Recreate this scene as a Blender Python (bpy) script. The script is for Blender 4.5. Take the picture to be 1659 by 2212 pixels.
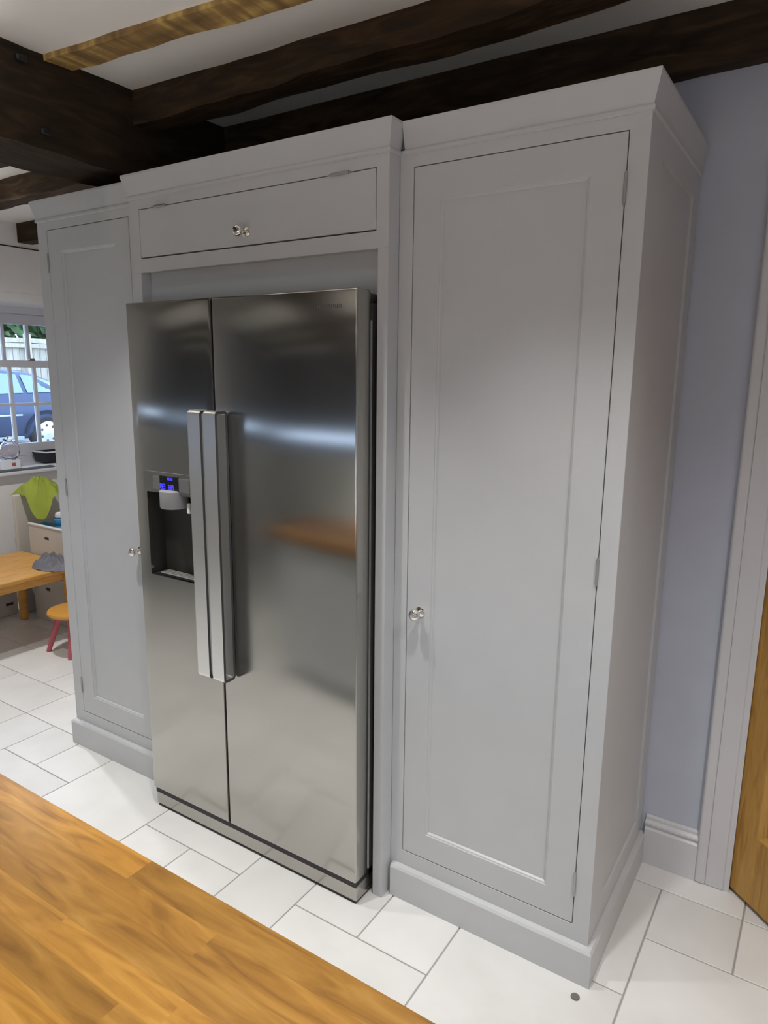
import bpy, bmesh, math, random
from mathutils import Vector, Matrix, noise
random.seed(7)
for o in list(bpy.data.objects): bpy.data.objects.remove(o)
S = bpy.context.scene
C = S.collection

# ------------------------------------------------------------------ camera
cam_d = bpy.data.cameras.new('camera'); cam = bpy.data.objects.new('camera', cam_d); C.objects.link(cam)
cam_d.sensor_fit = 'VERTICAL'; cam_d.sensor_height = 36.0; cam_d.lens = 1506.4/2212*36.0
cam_d.clip_start = .02; cam_d.clip_end = 200
yw, pt, rl = -.573592, -.195756, .010610
F = Vector((math.sin(yw)*math.cos(pt), math.cos(yw)*math.cos(pt), math.sin(pt)))
R0 = Vector((math.cos(yw), -math.sin(yw), 0)); U0 = R0.cross(F)
Rv = math.cos(rl)*R0+math.sin(rl)*U0; Uv = -math.sin(rl)*R0+math.cos(rl)*U0
M = Matrix((( Rv.x, Uv.x, -F.x, 1.94545), (Rv.y, Uv.y, -F.y, -1.60773), (Rv.z, Uv.z, -F.z, 1.56375), (0,0,0,1)))
cam.matrix_world = M
S.camera = cam

# ------------------------------------------------------------------ world + exposure
w = bpy.data.worlds.new('World'); S.world = w; w.use_nodes = True
bg = w.node_tree.nodes['Background']; bg.inputs['Color'].default_value = (.53, .70, 1.0, 1); bg.inputs['Strength'].default_value = 5.2
S.view_settings.view_transform = 'Standard'; S.view_settings.look = 'None'
S.view_settings.exposure = -0.1; S.view_settings.gamma = 1.0; S.view_settings.use_curve_mapping = False
LAMP_COL = (1.0, .985, .965)
LAMPS = [   # x, y, watts, cone, where
    (-1.15,-.55,62,76,'left of the girder in front of the cabinets'), (-.05,-.55,60,76,'in front of the left tall cabinet'), (.70,-.55,52,76,'straight in front of the fridge'), (1.42,-.55,52,76,'in front of the right tall cabinet'), (2.35,-.72,80,115,'near the oak door'),
    (.90,-2.9,215,108,'beyond the middle of the island'), (1.70,-2.9,215,108,'beyond the right part of the island'), (2.50,-2.9,215,108,'in the far right corner of the room'), (-1.6,.28,72,160,'above the child table')]

# ------------------------------------------------------------------ materials
def nmat(name):
    m = bpy.data.materials.new(name); m.use_nodes = True
    nt = m.node_tree; b = nt.nodes['Principled BSDF']
    return m, nt, b
def N(nt, t, **k):
    n = nt.nodes.new(t)
    for a, v in k.items():
        if a in n.inputs: n.inputs[a].default_value = v
        else: setattr(n, a, v)
    return n
def coords(nt, scale=(1,1,1), kind='Object'):
    tc = N(nt, 'ShaderNodeTexCoord'); mp = N(nt, 'ShaderNodeMapping')
    mp.inputs['Scale'].default_value = scale
    nt.links.new(tc.outputs[kind], mp.inputs['Vector']); return mp
def ramp(nt, fac, stops):
    r = N(nt, 'ShaderNodeValToRGB'); e = r.color_ramp.elements
    while len(e) < len(stops): e.new(.5)
    for el, (p, c) in zip(e, stops): el.position = p; el.color = (*c, 1)
    nt.links.new(fac, r.inputs['Fac']); return r
def bump(nt, b, h, strength, dist=.002):
    bp = N(nt, 'ShaderNodeBump'); bp.inputs['Strength'].default_value = strength; bp.inputs['Distance'].default_value = dist
    nt.links.new(h, bp.inputs['Height']); nt.links.new(bp.outputs['Normal'], b.inputs['Normal'])
def plain(name, col, rough=.5, metal=0., spec=.5, var=.0, scale=8, bmp=0.):
    m, nt, b = nmat(name)
    b.inputs['Roughness'].default_value = rough; b.inputs['Metallic'].default_value = metal
    b.inputs['Specular IOR Level'].default_value = spec
    nz = N(nt, 'ShaderNodeTexNoise', Scale=scale, Detail=4.0); nt.links.new(coords(nt).outputs[0], nz.inputs['Vector'])
    v = max(var, .015)
    r = ramp(nt, nz.outputs['Fac'], [(.3, tuple(c*(1-v) for c in col)), (.7, tuple(min(1, c*(1+v)) for c in col))])
    nt.links.new(r.outputs[0], b.inputs['Base Color'])
    if bmp: 
        n2 = N(nt, 'ShaderNodeTexNoise', Scale=scale*20, Detail=3.0); nt.links.new(coords(nt).outputs[0], n2.inputs['Vector'])
        bump(nt, b, n2.outputs['Fac'], bmp)
    return m
def wood(name, stops, scale=(2,14,14), rough=.45, rnd=.0, nscale=3., bmp=.15, dist=1.2, coat=0.):
    m, nt, b = nmat(name); b.inputs['Roughness'].default_value = rough; b.inputs['Coat Weight'].default_value = coat
    b.inputs['Coat Roughness'].default_value = .25; b.inputs['Specular IOR Level'].default_value = .3
    mp = coords(nt, scale); oi = N(nt, 'ShaderNodeObjectInfo')
    ad = N(nt, 'ShaderNodeVectorMath', operation='MULTIPLY_ADD')
    cb = N(nt, 'ShaderNodeCombineXYZ')
    for i in range(3): nt.links.new(oi.outputs['Random'], cb.inputs[i])
    nt.links.new(cb.outputs[0], ad.inputs[0]); ad.inputs[1].default_value = (37, 53, 71); nt.links.new(mp.outputs[0], ad.inputs[2])
    nz = N(nt, 'ShaderNodeTexNoise', Scale=nscale, Detail=6.0, Distortion=dist); nt.links.new(ad.outputs[0], nz.inputs['Vector'])
    r = ramp(nt, nz.outputs['Fac'], stops)
    out = r.outputs[0]
    if rnd:
        hs = N(nt, 'ShaderNodeHueSaturation')
        mr = N(nt, 'ShaderNodeMapRange'); mr.inputs['To Min'].default_value = 1-rnd; mr.inputs['To Max'].default_value = 1+rnd
        nt.links.new(oi.outputs['Random'], mr.inputs['Value']); nt.links.new(mr.outputs[0], hs.inputs['Value'])
        nt.links.new(out, hs.inputs['Color']); out = hs.outputs[0]
    nt.links.new(out, b.inputs['Base Color'])
    if bmp: bump(nt, b, nz.outputs['Fac'], bmp)
    return m
def emit(name, col, s):
    m, nt, b = nmat(name); b.inputs['Base Color'].default_value = (0,0,0,1)
    b.inputs['Emission Color'].default_value = (*col, 1); b.inputs['Emission Strength'].default_value = s; return m
def steel(name, col, rough, aniso):
    m, nt, b = nmat(name); b.inputs['Metallic'].default_value = 1.; b.inputs['Roughness'].default_value = rough
    b.inputs['Anisotropic'].default_value = aniso
    t = N(nt, 'ShaderNodeTangent'); t.direction_type = 'RADIAL'; t.axis = 'Z'; nt.links.new(t.outputs[0], b.inputs['Tangent'])
    nz = N(nt, 'ShaderNodeTexNoise', Scale=3., Detail=3.); nt.links.new(coords(nt, (3, 3, 220)).outputs[0], nz.inputs['Vector'])
    r = ramp(nt, nz.outputs['Fac'], [(.3, tuple(c*.97 for c in col)), (.7, col)]); nt.links.new(r.outputs[0], b.inputs['Base Color'])
    return m
def glassy(name, col=(1,1,1), rough=.0, ior=1.45):
    m, nt, b = nmat(name); b.inputs['Base Color'].default_value = (*col, 1); b.inputs['Transmission Weight'].default_value = 1
    b.inputs['Roughness'].default_value = rough; b.inputs['IOR'].default_value = ior; return m
def thin_pane(name):
    m, nt, b = nmat(name); nt.nodes.remove(b)
    tr = N(nt, 'ShaderNodeBsdfTransparent'); gl = N(nt, 'ShaderNodeBsdfGlossy', Roughness=.02)
    fr = N(nt, 'ShaderNodeFresnel', IOR=1.5); mx = N(nt, 'ShaderNodeMixShader')
    nt.links.new(fr.outputs[0], mx.inputs[0]); nt.links.new(tr.outputs[0], mx.inputs[1]); nt.links.new(gl.outputs[0], mx.inputs[2])
    nt.links.new(mx.outputs[0], nt.nodes['Material Output'].inputs['Surface']); return m

PAINT = plain('cabinet_paint', (.55,.56,.575), .38, bmp=.03)
WALLP = plain('wall_paint', (.53,.555,.65), .8, bmp=.08, var=.02)
WALLDIM = plain('wall_dimmed', (.16,.165,.19), .8, bmp=.08, var=.02)  # dark tone put in so the fridge reflects a dim rear room
REFLB = plain('reflection_board', (.50,.495,.47), .5)  # pale tone of the boards added for the fridge reflection
WALLW = plain('wall_cream', (.78,.755,.735), .85, bmp=.08, var=.02)
CEILM = plain('ceiling_plaster', (.92,.905,.88), .9, bmp=.1, var=.02, scale=3)
TRIMW = plain('white_gloss', (.66,.66,.69), .35)
GROUT = plain('grout', (.36,.35,.33), .9, bmp=.2, scale=20)
def tile_mat():
    m, nt, b = nmat('limestone_tile'); b.inputs['Roughness'].default_value = .32
    mp = coords(nt); oi = N(nt, 'ShaderNodeObjectInfo')
    nz = N(nt, 'ShaderNodeTexNoise', Scale=3.2, Detail=8., Distortion=.6); nt.links.new(mp.outputs[0], nz.inputs['Vector'])
    r = ramp(nt, nz.outputs['Fac'], [(.25, (.66,.655,.635)), (.55, (.74,.735,.72)), (.8, (.79,.785,.77))])
    hs = N(nt, 'ShaderNodeHueSaturation'); mr = N(nt, 'ShaderNodeMapRange'); mr.inputs['To Min'].default_value = .95; mr.inputs['To Max'].default_value = 1.04
    nt.links.new(oi.outputs['Random'], mr.inputs['Value']); nt.links.new(mr.outputs[0], hs.inputs['Value']); nt.links.new(r.outputs[0], hs.inputs['Color'])
    nt.links.new(hs.outputs[0], b.inputs['Base Color'])
    bump(nt, b, nz.outputs['Fac'], .12, .003); return m
TILE = tile_mat()
OAK = wood('oak_stave', [(.2,(.19,.078,.010)), (.45,(.37,.172,.024)), (.62,(.46,.228,.038)), (.85,(.56,.31,.07))], (2.2,16,16), .38, .24, coat=.1)
PINE = wood('oak_door', [(.25,(.36,.18,.04)), (.5,(.52,.285,.07)), (.8,(.60,.35,.10))], (14,14,1.6), .4, .05)
HONEY = wood('honey_pine', [(.25,(.50,.24,.055)), (.55,(.62,.33,.09)), (.85,(.68,.39,.12))], (10,2,10), .4, .05)
BEAM = wood('aged_beam', [(.25,(.014,.009,.005)), (.5,(.040,.024,.013)), (.72,(.085,.050,.024)), (.9,(.16,.10,.045))], (1.2,7,7), .85, .1, 3.2, .9, 1.5)
BEAMY = wood('aged_beam_y', [(.25,(.012,.008,.005)), (.5,(.028,.018,.010)), (.75,(.055,.032,.016)), (.92,(.10,.06,.026))], (7,1.2,7), .85, .1, 3.2, .9, 1.5)
def sawn():
    m, nt, b = nmat('sawn_beam'); b.inputs['Roughness'].default_value = .8
    mp = coords(nt, (34,2.5,5)); mp.inputs['Rotation'].default_value = (0,0,.6)
    n1 = N(nt, 'ShaderNodeTexNoise', Scale=1., Detail=4.); nt.links.new(mp.outputs[0], n1.inputs['Vector'])
    n2 = N(nt, 'ShaderNodeTexNoise', Scale=5., Detail=5.); nt.links.new(coords(nt, (1,3,3)).outputs[0], n2.inputs['Vector'])
    mu = N(nt, 'ShaderNodeMath', operation='MULTIPLY'); nt.links.new(n1.outputs['Fac'], mu.inputs[0]); nt.links.new(n2.outputs['Fac'], mu.inputs[1])
    r = ramp(nt, mu.outputs[0], [(.14,(.20,.12,.05)), (.26,(.36,.225,.08)), (.38,(.66,.46,.15))]); nt.links.new(r.outputs[0], b.inputs['Base Color'])
    bump(nt, b, mu.outputs[0], .6, .006); return m
SAWN = sawn()
STEEL = steel('brushed_steel', (.45,.44,.41), .17, .9)
STEELH = steel('handle_steel', (.82,.815,.80), .36, .3)
STEELD = plain('fridge_side', (.24,.24,.235), .42, .75)
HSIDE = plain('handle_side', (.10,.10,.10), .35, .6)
NICKEL = plain('polished_nickel', (.80,.77,.72), .10, 1.)
HINGE = plain('hinge_steel', (.42,.42,.42), .4, .7)
BLACK = plain('black_rubber', (.012,.012,.014), .5)
DGREY = plain('dark_plastic', (.06,.06,.062), .45)
ABSORB = plain('bounce_absorber', (.07,.055,.04), .9)  # dark tone for added boards that cut bounce above the cabinets
GREYP = plain('grey_plastic', (.30,.30,.30), .4)
BLUE_LED = emit('blue_led', (.06,.05,1.0), 2.2)
PANE = thin_pane('window_glass')
BIN = plain('white_bin', (.56,.53,.48), .55)
LIME = plain('lime_cloth', (.50,.58,.10), .95, bmp=.3, var=.08)
GCLOTH = plain('grey_cloth', (.36,.36,.40), .95, bmp=.3, var=.1)
PINK = plain('pink_leg', (.50,.11,.14), .45)
BLUET = plain('blue_toy', (.03,.25,.50), .35)
WHITEP = plain('white_plastic', (.80,.82,.82), .35)
ORANGE = plain('orange_toy', (.60,.25,.03), .5)
PAPER = plain('paper', (.75,.76,.78), .7)
GRASS = plain('lawn', (.10,.16,.05), .95, var=.3, scale=3)
ASPH = plain('gravel', (.26,.26,.25), .95, var=.2, scale=6, bmp=.4)
FENCE = wood('weathered_fence', [(.3,(.42,.38,.30)), (.7,(.60,.56,.46))], (6,6,1), .9, .12)
CARP = plain('car_paint', (.05,.075,.14), .22, .35)
CARG = plain('car_glass', (.20,.30,.36), .06, .0, .6)
TYRE = plain('tyre', (.02,.02,.022), .8)
HUB = plain('hubcap', (.62,.64,.66), .35, .3)
LEAF = plain('leaf', (.085,.17,.06), .7, var=.3, scale=2)
BARK = plain('bark', (.10,.07,.045), .9, var=.2)
LAMPG = emit('lamp_glow', (1,.96,.90), 14.)

# ------------------------------------------------------------------ helpers
def base_of(p):
    v = Vector((0,0,0))
    while p: v += p.location; p = p.parent
    return v
def obj(name, bm, m, parent=None, local=False, smooth=False):
    me = bpy.data.meshes.new(name)
    if not local and parent is not None:
        bmesh.ops.translate(bm, verts=bm.verts, vec=-base_of(parent))
    bmesh.ops.recalc_face_normals(bm, faces=bm.faces)
    if smooth:
        for f in bm.faces: f.smooth = True
    bm.to_mesh(me); bm.free()
    if m: me.materials.append(m)
    o = bpy.data.objects.new(name, me); C.objects.link(o); o.parent = parent
    if smooth:
        try: me.set_sharp_from_angle(angle=math.radians(40))
        except Exception: pass
    return o
def tag(o, label, cat, group=None):
    o['label'] = label; o['category'] = cat
    if group: o['group'] = group
    return o
def thing(name, label, cat, loc, group=None, rz=0):
    o = bpy.data.objects.new(name, None); C.objects.link(o); o.location = loc; o.rotation_euler = (0,0,rz); o.empty_display_size = .1
    return tag(o, label, cat, group)
def struct(o): o['kind'] = 'structure'; return o
def B(): return bmesh.new()
def box(bm, x0, x1, y0, y1, z0, z1, bev=0., seg=1):
    t = bmesh.new()
    bmesh.ops.create_cube(t, size=1.)
    for v in t.verts: v.co = Vector(((x0+x1)/2+v.co.x*(x1-x0), (y0+y1)/2+v.co.y*(y1-y0), (z0+z1)/2+v.co.z*(z1-z0)))
    if bev: bmesh.ops.bevel(t, geom=t.edges[:], offset=bev, segments=seg, profile=.5, affect='EDGES')
    me = bpy.data.meshes.new('t'); t.to_mesh(me); t.free(); bm.from_mesh(me); bpy.data.meshes.remove(me); return bm
def bx(*a, **k): return box(bmesh.new(), *a, **k)
def lathe(bm, prof, n=20, axis='Z', at=(0,0,0)):
    """prof: list of (r, h)"""
    rings = []
    for r, h in prof:
        ring = []
        for i in range(n):
            a = 2*math.pi*i/n; x, y = r*math.cos(a), r*math.sin(a)
            p = {'Z': (x, y, h), '-Y': (x, -h, y), 'X': (h, x, y)}[axis]
            ring.append(bm.verts.new(Vector(p)+Vector(at)))
        rings.append(ring)
    for a, b in zip(rings, rings[1:]):
        for i in range(n): bm.faces.new((a[i], a[(i+1)%n], b[(i+1)%n], b[i]))
    bm.faces.new(rings[0]); bm.faces.new(rings[-1]); return bm
def sweep(bm, prof, path, closed=False):
    """prof: list of (out, z); path: list of (x,y,nx,ny) with mitred outward vectors"""
    rings = [[bm.verts.new((x+nx*o, y+ny*o, z)) for o, z in prof] for x, y, nx, ny in path]
    n = len(prof)
    for a, b in zip(rings, rings[1:]):
        for i in range(n): bm.faces.new((a[i], a[(i+1)%n], b[(i+1)%n], b[i]))
    bm.faces.new(rings[0]); bm.faces.new(rings[-1]); return bm
def tube(bm, p0, p1, r0, r1, n=12):
    p0, p1 = Vector(p0), Vector(p1); d = (p1-p0).normalized(); a = d.orthogonal().normalized(); b = d.cross(a)
    A = [bm.verts.new(p0+(a*math.cos(2*math.pi*i/n)+b*math.sin(2*math.pi*i/n))*r0) for i in range(n)]
    D = [bm.verts.new(p1+(a*math.cos(2*math.pi*i/n)+b*math.sin(2*math.pi*i/n))*r1) for i in range(n)]
    for i in range(n): bm.faces.new((A[i], A[(i+1)%n], D[(i+1)%n], D[i]))
    bm.faces.new(A); bm.faces.new(D); return bm

def ringframe(x0, x1, y0, y1, z0, z1, hx0, hx1, hz0, hz1, c=.001):
    """flat board with a rectangular hole, no joint lines"""
    bm = B()
    def rr(a0, a1, b0, b1, y): return [bm.verts.new(p) for p in ((a0,y,b0), (a1,y,b0), (a1,y,b1), (a0,y,b1))]
    L = [rr(x0,x1,z0,z1,y1), rr(x0,x1,z0,z1,y0+c), rr(x0+c,x1-c,z0+c,z1-c,y0), rr(hx0-c,hx1+c,hz0-c,hz1+c,y0), rr(hx0,hx1,hz0,hz1,y0+c), rr(hx0,hx1,hz0,hz1,y1)]
    for a, b in zip(L, L[1:]+L[:1]):
        for i in range(4): bm.faces.new((a[i], a[(i+1)%4], b[(i+1)%4], b[i]))
    return bm
# ------------------------------------------------------------------ the room
YW = .577       # wall behind the cabinets
XL = -2.65      # window wall
CZ = 2.49       # ceiling
# floor: grout bed + modular stone tiles
fl = struct(obj('floor', bx(-3.3, 3.22, -3.9, 2.3, -.05, -.004), GROUT))
gk, gm, kx0, my0 = .2267, .2267, .062, -.215
X = lambda k: kx0+gk*k
Y = lambda m: my0+gm*m
KA, KB, MA, MB_ = -15, 14, -16, 11
occ = {}
tiles = []
def put(k0, k1, m0, m1):
    for k in range(k0, k1):
        for m in range(m0, m1):
            if (k, m) in occ: return False
    for k in range(k0, k1):
        for m in range(m0, m1): occ[(k, m)] = 1
    tiles.append((k0, k1, m0, m1)); return True
for t in [(-2,0,-2,1), (0,2,0,1), (0,1,-2,0), (1,2,-1,0), (2,3,-1,1), (3,4,0,1), (4,5,0,1), (3,5,-2,0), (5,7,-2,1),
          (5,7,1,3), (7,10,0,2), (7,9,-2,0), (7,8,2,3), (8,10,2,3), (6,8,3,5), (8,10,3,4), (-4,-3,0,1), (-3,-2,0,1), (-4,-2,-2,0), (-5,-4,-1,1), (-7,-5,-1,1), (-7,-5,1,2),
          (-5,-2,1,3), (-6,-5,2,3), (-8,-7,0,2), (-10,-8,1,3), (-8,-6,2,4), (-9,-8,3,4), (-10,-8,-1,1)]:
    put(*t)
sizes = [(2,3),(3,2),(2,2),(2,1),(1,2),(2,2),(1,1)]
for m in range(MA, MB_):
    for k in range(KA, KB):
        if (k, m) in occ: continue
        sz = sizes[:]; random.shuffle(sz); sz.sort(key=lambda s: -s[0]*s[1]*random.random()); sz.append((1,1))
        for a, b in sz:
            if k+a <= KB and m+b <= MB_ and put(k, k+a, m, m+b): break
tmesh = {}
J = .0042
for k0, k1, m0, m1 in tiles:
    key = (k1-k0, m1-m0)
    if key not in tmesh:
        hx, hy = key[0]*gk/2-J/2, key[1]*gm/2-J/2
        bm = bx(-hx, hx, -hy, hy, -.012, 0, bev=.0015); me = bpy.data.meshes.new('tile'); bm.to_mesh(me); bm.free(); me.materials.append(TILE); tmesh[key] = me
    o = bpy.data.objects.new('tile', tmesh[key]); C.objects.link(o); o.parent = fl
    o.location = ((X(k0)+X(k1))/2, (Y(m0)+Y(m1))/2, 0)

# walls
def multi(name, boxes, m):
    bm = B()
    for b in boxes: box(bm, *b)
    return struct(obj(name, bm, m))
DX0, DX1, DH = 1.825, 2.60, 2.02      # door opening
multi('wall_back', [(-.70, DX0, YW, YW+.12, 0, CZ), (DX1, 3.1, YW, YW+.12, 0, CZ), (DX0, DX1, YW, YW+.12, DH, CZ)], WALLP)
W1 = (.35, 1.78, .90, 2.0)    # window in the left wall beyond the cabinets (y0,y1,z0,z1)
W2 = (-3.57, -1.93, 1.44, 1.62)
xa, xb = XL-.5, XL
multi('wall_left_near', [(xa,xb,-3.7,W2[0],0,CZ), (xa,xb,W2[0],W2[1],0,W2[2]), (xa,xb,W2[0],W2[1],W2[3],CZ), (xa,xb,W2[1],-1.9,0,CZ)], WALLDIM)
multi('wall_left', [(xa,xb,-1.9,W1[0],0,CZ),
                    (xa,xb,W1[0],W1[1],0,W1[2]-.02), (xa,xb,W1[0],W1[1],W1[3],CZ), (xa,xb,W1[1],2.2,0,CZ)], WALLW)
W3 = (-2.62, .5, 1.44, 1.62)
ya, yb = -3.9, -3.6
multi('wall_front', [(XL,W3[0],ya,yb,0,CZ), (W3[0],W3[1],ya,yb,0,W3[2]), (W3[0],W3[1],ya,yb,W3[3],CZ), (W3[1],3.1,ya,yb,0,CZ)], WALLDIM)
WFILL = (-3.2, -1.9, .95, 2.05)  # unseen window opening added for fill daylight from the right
xr0, xr1 = 3.1, 3.3
multi('wall_right', [(xr0,xr1,-3.9,WFILL[0],0,CZ), (xr0,xr1,WFILL[0],WFILL[1],0,WFILL[2]), (xr0,xr1,WFILL[0],WFILL[1],WFILL[3],CZ), (xr0,xr1,WFILL[1],2.2,0,CZ)], WALLP)
multi('wall_alcove', [(-.82,-.70,YW,2.2,0,CZ), (XL-.5,3.22,2.1,2.2,0,CZ)], WALLW)
CEIL = struct(obj('ceiling', bx(-3.2, 3.22, -3.9, 2.25, CZ, CZ+.08), CEILM))
struct(obj('trim_5', bx(XL+.02, 3.1, yb, yb+.02, 0, 1.36, bev=.004), REFLB)); struct(obj('trim_6', bx(XL, XL+.02, yb, -1.9, 0, 1.36, bev=.004), REFLB))  # unseen pale boards, added to lighten the lower fridge reflection
# lintel board and sill of the window wall
o = struct(obj('trim_1', bx(XL, XL+.012, -1.9, 2.1, 2.058, 2.338, bev=.003), WALLW))
o = struct(obj('trim_2', bx(XL, XL+.004, -1.9, 2.1, 2.338, 2.346), BEAM))
sill = struct(obj('trim_3', bx(XL-.36, XL+.045, W1[0]-.05, W1[1]+.05, .875, .90, bev=.006, seg=2), TRIMW))
# skirting + architrave on the back wall
sk = [(0,0), (.018,0), (.018,.122), (.012,.127), (.012,.135), (.017,.139), (.017,.146), (.008,.153), (.008,.162), (.004,.168), (0,.168)]
struct(obj('baseboard_back', sweep(B(), sk, [(1.567, YW, 0, -1), (1.727, YW, 0, -1)]), TRIMW))
struct(obj('baseboard_left', sweep(B(), sk, [(XL, -3.6, 1, 0), (XL, 2.1, 1, 0)]), TRIMW))
ar = B()
def arch_prof(x0, x1, z0, z1):
    box(ar, x0, x1, YW-.016, YW, z0, z1, bev=.003)
arch_prof(1.726, 1.810, 0, DH+.09); arch_prof(DX1+.015, DX1+.1, 0, DH+.09); arch_prof(1.810, DX1+.015, DH+.005, DH+.09)
box(ar, 1.727, 1.758, YW-.021, YW-.012, 0, DH+.085, bev=.007, seg=3)
box(ar, 1.810, DX0, YW-.012, YW+.12, 0, DH+.02); box(ar, DX1, DX1+.015, YW-.012, YW+.12, 0, DH+.02)
struct(obj('trim_4', ar, TRIMW))

# beams
def beam(name, x0, x1, y0, y1, z0, z1, m, axis='X', amp=.008, seed=0, bow=None, step=.06):
    bm = B(); L0, L1 = (x0, x1) if axis == 'X' else (y0, y1)
    n = max(4, int((L1-L0)/step)); rings = []
    for i in range(n+1):
        t = L0+(L1-L0)*i/n; ring = []
        a0, a1 = (y0, y1) if axis == 'X' else (x0, x1)
        cs = []
        q = 4
        for j in range(q): cs.append((a0+(a1-a0)*j/q, z0))
        for j in range(q): cs.append((a1, z0+(z1-z0)*j/q))
        for j in range(q): cs.append((a1-(a1-a0)*j/q, z1))
        for j in range(q): cs.append((a0, z1-(z1-z0)*j/q))
        for a, z in cs:
            p = Vector((t, a, z)) if axis == 'X' else Vector((a, t, z))
            d = Vector((noise.noise(p*7+Vector((seed,0,0))), noise.noise(p*7+Vector((0,seed+9,0))), noise.noise(p*7+Vector((0,0,seed+5)))))*amp
            d += Vector((0, noise.noise(p*2.2+Vector((seed,3,0))), noise.noise(p*2.2+Vector((seed,7,1)))))*amp*1.2
            if bow: d += Vector((0, bow[0](t), bow[1](t)*(z1-z)/(z1-z0)))
            if z == z1: d.z = 0
            if axis == 'X': d.x = 0
            else: d.y = 0
            ring.append(bm.verts.new(p+d))
        rings.append(ring)
    for a, b in zip(rings, rings[1:]):
        k = len(a)
        for i in range(k): bm.faces.new((a[i], a[(i+1)%k], b[(i+1)%k], b[i]))
    bm.faces.new(rings[0]); bm.faces.new(rings[-1])
    return obj(name, bm, m, smooth=True)
zt = CZ+.01
G1 = 'dark timber ceiling joists'
o = beam('ceiling_joist', -.43, 3.1, -.236, -.146, 2.474, zt, SAWN, seed=1, amp=.006, bow=(lambda t: .058*(t+.34)/.87*min(1, 1), lambda t: 0))
tag(o, 'shallow sawn joist nearly flush with the plaster, farthest from the cabinets', 'beam', G1)
o = beam('ceiling_joist', -.18, 3.1, .085, .185, 2.405, zt, BEAM, seed=2, amp=.010, bow=(lambda t: .02*min(1, max(0, t+.15)), lambda t: -.022+.018*t))
tag(o, 'rough dark joist just in front of the cabinet tops', 'beam', G1)
o = beam('ceiling_joist', -.70, 3.1, .505, YW, 2.352, zt, BEAM, seed=3, amp=.004)
tag(o, 'dark timber wall plate running along the blue-grey wall above the cabinets', 'beam', G1)
o = beam('ceiling_girder', -.395, -.175, -3.6, YW, 2.215, zt, BEAMY, axis='Y', seed=4, amp=.012)
tag(o, 'thick dark girder crossing over the left end of the fridge housing', 'beam')
GB = o
# dark mortice holes in the girder
for y, z in ((-.305, 2.452), (-.245, 2.27), (-.58, 2.33)):
    obj('mortice_plug', bx(-.20, -.160, y-.016, y+.016, z-.009, z+.009, bev=.004), BLACK, GB)
o = beam('ceiling_joist', XL, -.39, .475, .575, 2.385, zt, BEAM, seed=5, amp=.008); tag(o, 'joist beyond the girder ending above the left tall cabinet', 'beam', G1)
o = beam('ceiling_joist', XL, -.39, .085, .18, 2.40, zt, BEAM, seed=6, amp=.008); tag(o, 'joist beyond the girder at the far left edge of the picture', 'beam', G1)
o = beam('ceiling_joist', XL, -.83, 1.10, 1.20, 2.372, zt, BEAM, seed=7, amp=.003); tag(o, 'joist whose end meets the window wall beside the left cabinet cornice', 'beam', G1)
for i, y in enumerate((-.95, -1.35, -1.75, -2.6, -3.1)):
    for x0_, x1_, sd in ((-.18, 3.1, 10), (XL, -.39, 20)):
        o = beam('joist', x0_, x1_, y, y+.1, 2.41, zt, BEAM, seed=sd+i, amp=.008, step=.15); o.parent = CEIL
# ceiling downlights (real lamps)
for x, y, watts, cone, where in LAMPS:
    t = thing('downlight', 'round recessed ceiling downlight '+where, 'lamp', (x, y, CZ), 'recessed ceiling downlights')
    obj('bezel', lathe(B(), [(.034,-.001), (.046,-.001), (.046,-.006), (.036,-.010), (.034,-.004)], 24), TRIMW, t, local=True, smooth=True)
    obj('lens', lathe(B(), [(.036,-.002), (.036,-.012), (.033,-.024), (.025,-.034), (.013,-.040), (.0005,-.042)], 24), LAMPG, t, local=True, smooth=True)
    ld = bpy.data.lights.new('downlight_beam', 'SPOT'); ld.energy = watts*1.3; ld.color = LAMP_COL
    ld.spot_size = math.radians(cone); ld.spot_blend = 1.0; ld.shadow_soft_size = .03
    lo = bpy.data.objects.new('downlight_beam', ld); C.objects.link(lo); lo.parent = t; lo.location = (0,0,-.05)

# ------------------------------------------------------------------ fitted cabinets
CORN = [(-.004,2.098), (.005,2.102), (.005,2.109), (.002,2.113), (.016,2.168), (.016,2.174), (-.004,2.174)]
def cornice(parent, path): return obj('cornice', sweep(B(), CORN, path), PAINT, parent)
def knob(parent, x, y, z, s=1.):
    pr = [(.0145,0), (.0145,.0025), (.012,.004), (.0062,.006), (.0058,.016), (.0075,.020), (.0135,.0245), (.0168,.031), (.0165,.037), (.0125,.0425), (.006,.0445), (.0005,.0448)]
    o = obj('knob', lathe(B(), [(r*s, h*s) for r, h in pr], 28, '-Y', (x, y, z)), NICKEL, parent, smooth=True)
    o['label'] = 'polished nickel knob'; return o
def butt(parent, x, y, z, h=.062, horiz=False):
    bm = B()
    if horiz:
        tube(bm, (x-h/2, y-.003, z), (x+h/2, y-.003, z), .0042, .0042, 10)
        tube(bm, (x-h/2-.005, y-.003, z), (x+h/2+.005, y-.003, z), .0028, .0028, 8)
    else:
        tube(bm, (x, y-.0025, z-h/2), (x, y-.0025, z+h/2), .0036, .0036, 10)
        tube(bm, (x, y-.0025, z-h/2-.004), (x, y-.0025, z+h/2+.004), .0024, .0024, 8)
    return obj('hinge', bm, HINGE, parent, smooth=True)
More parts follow.
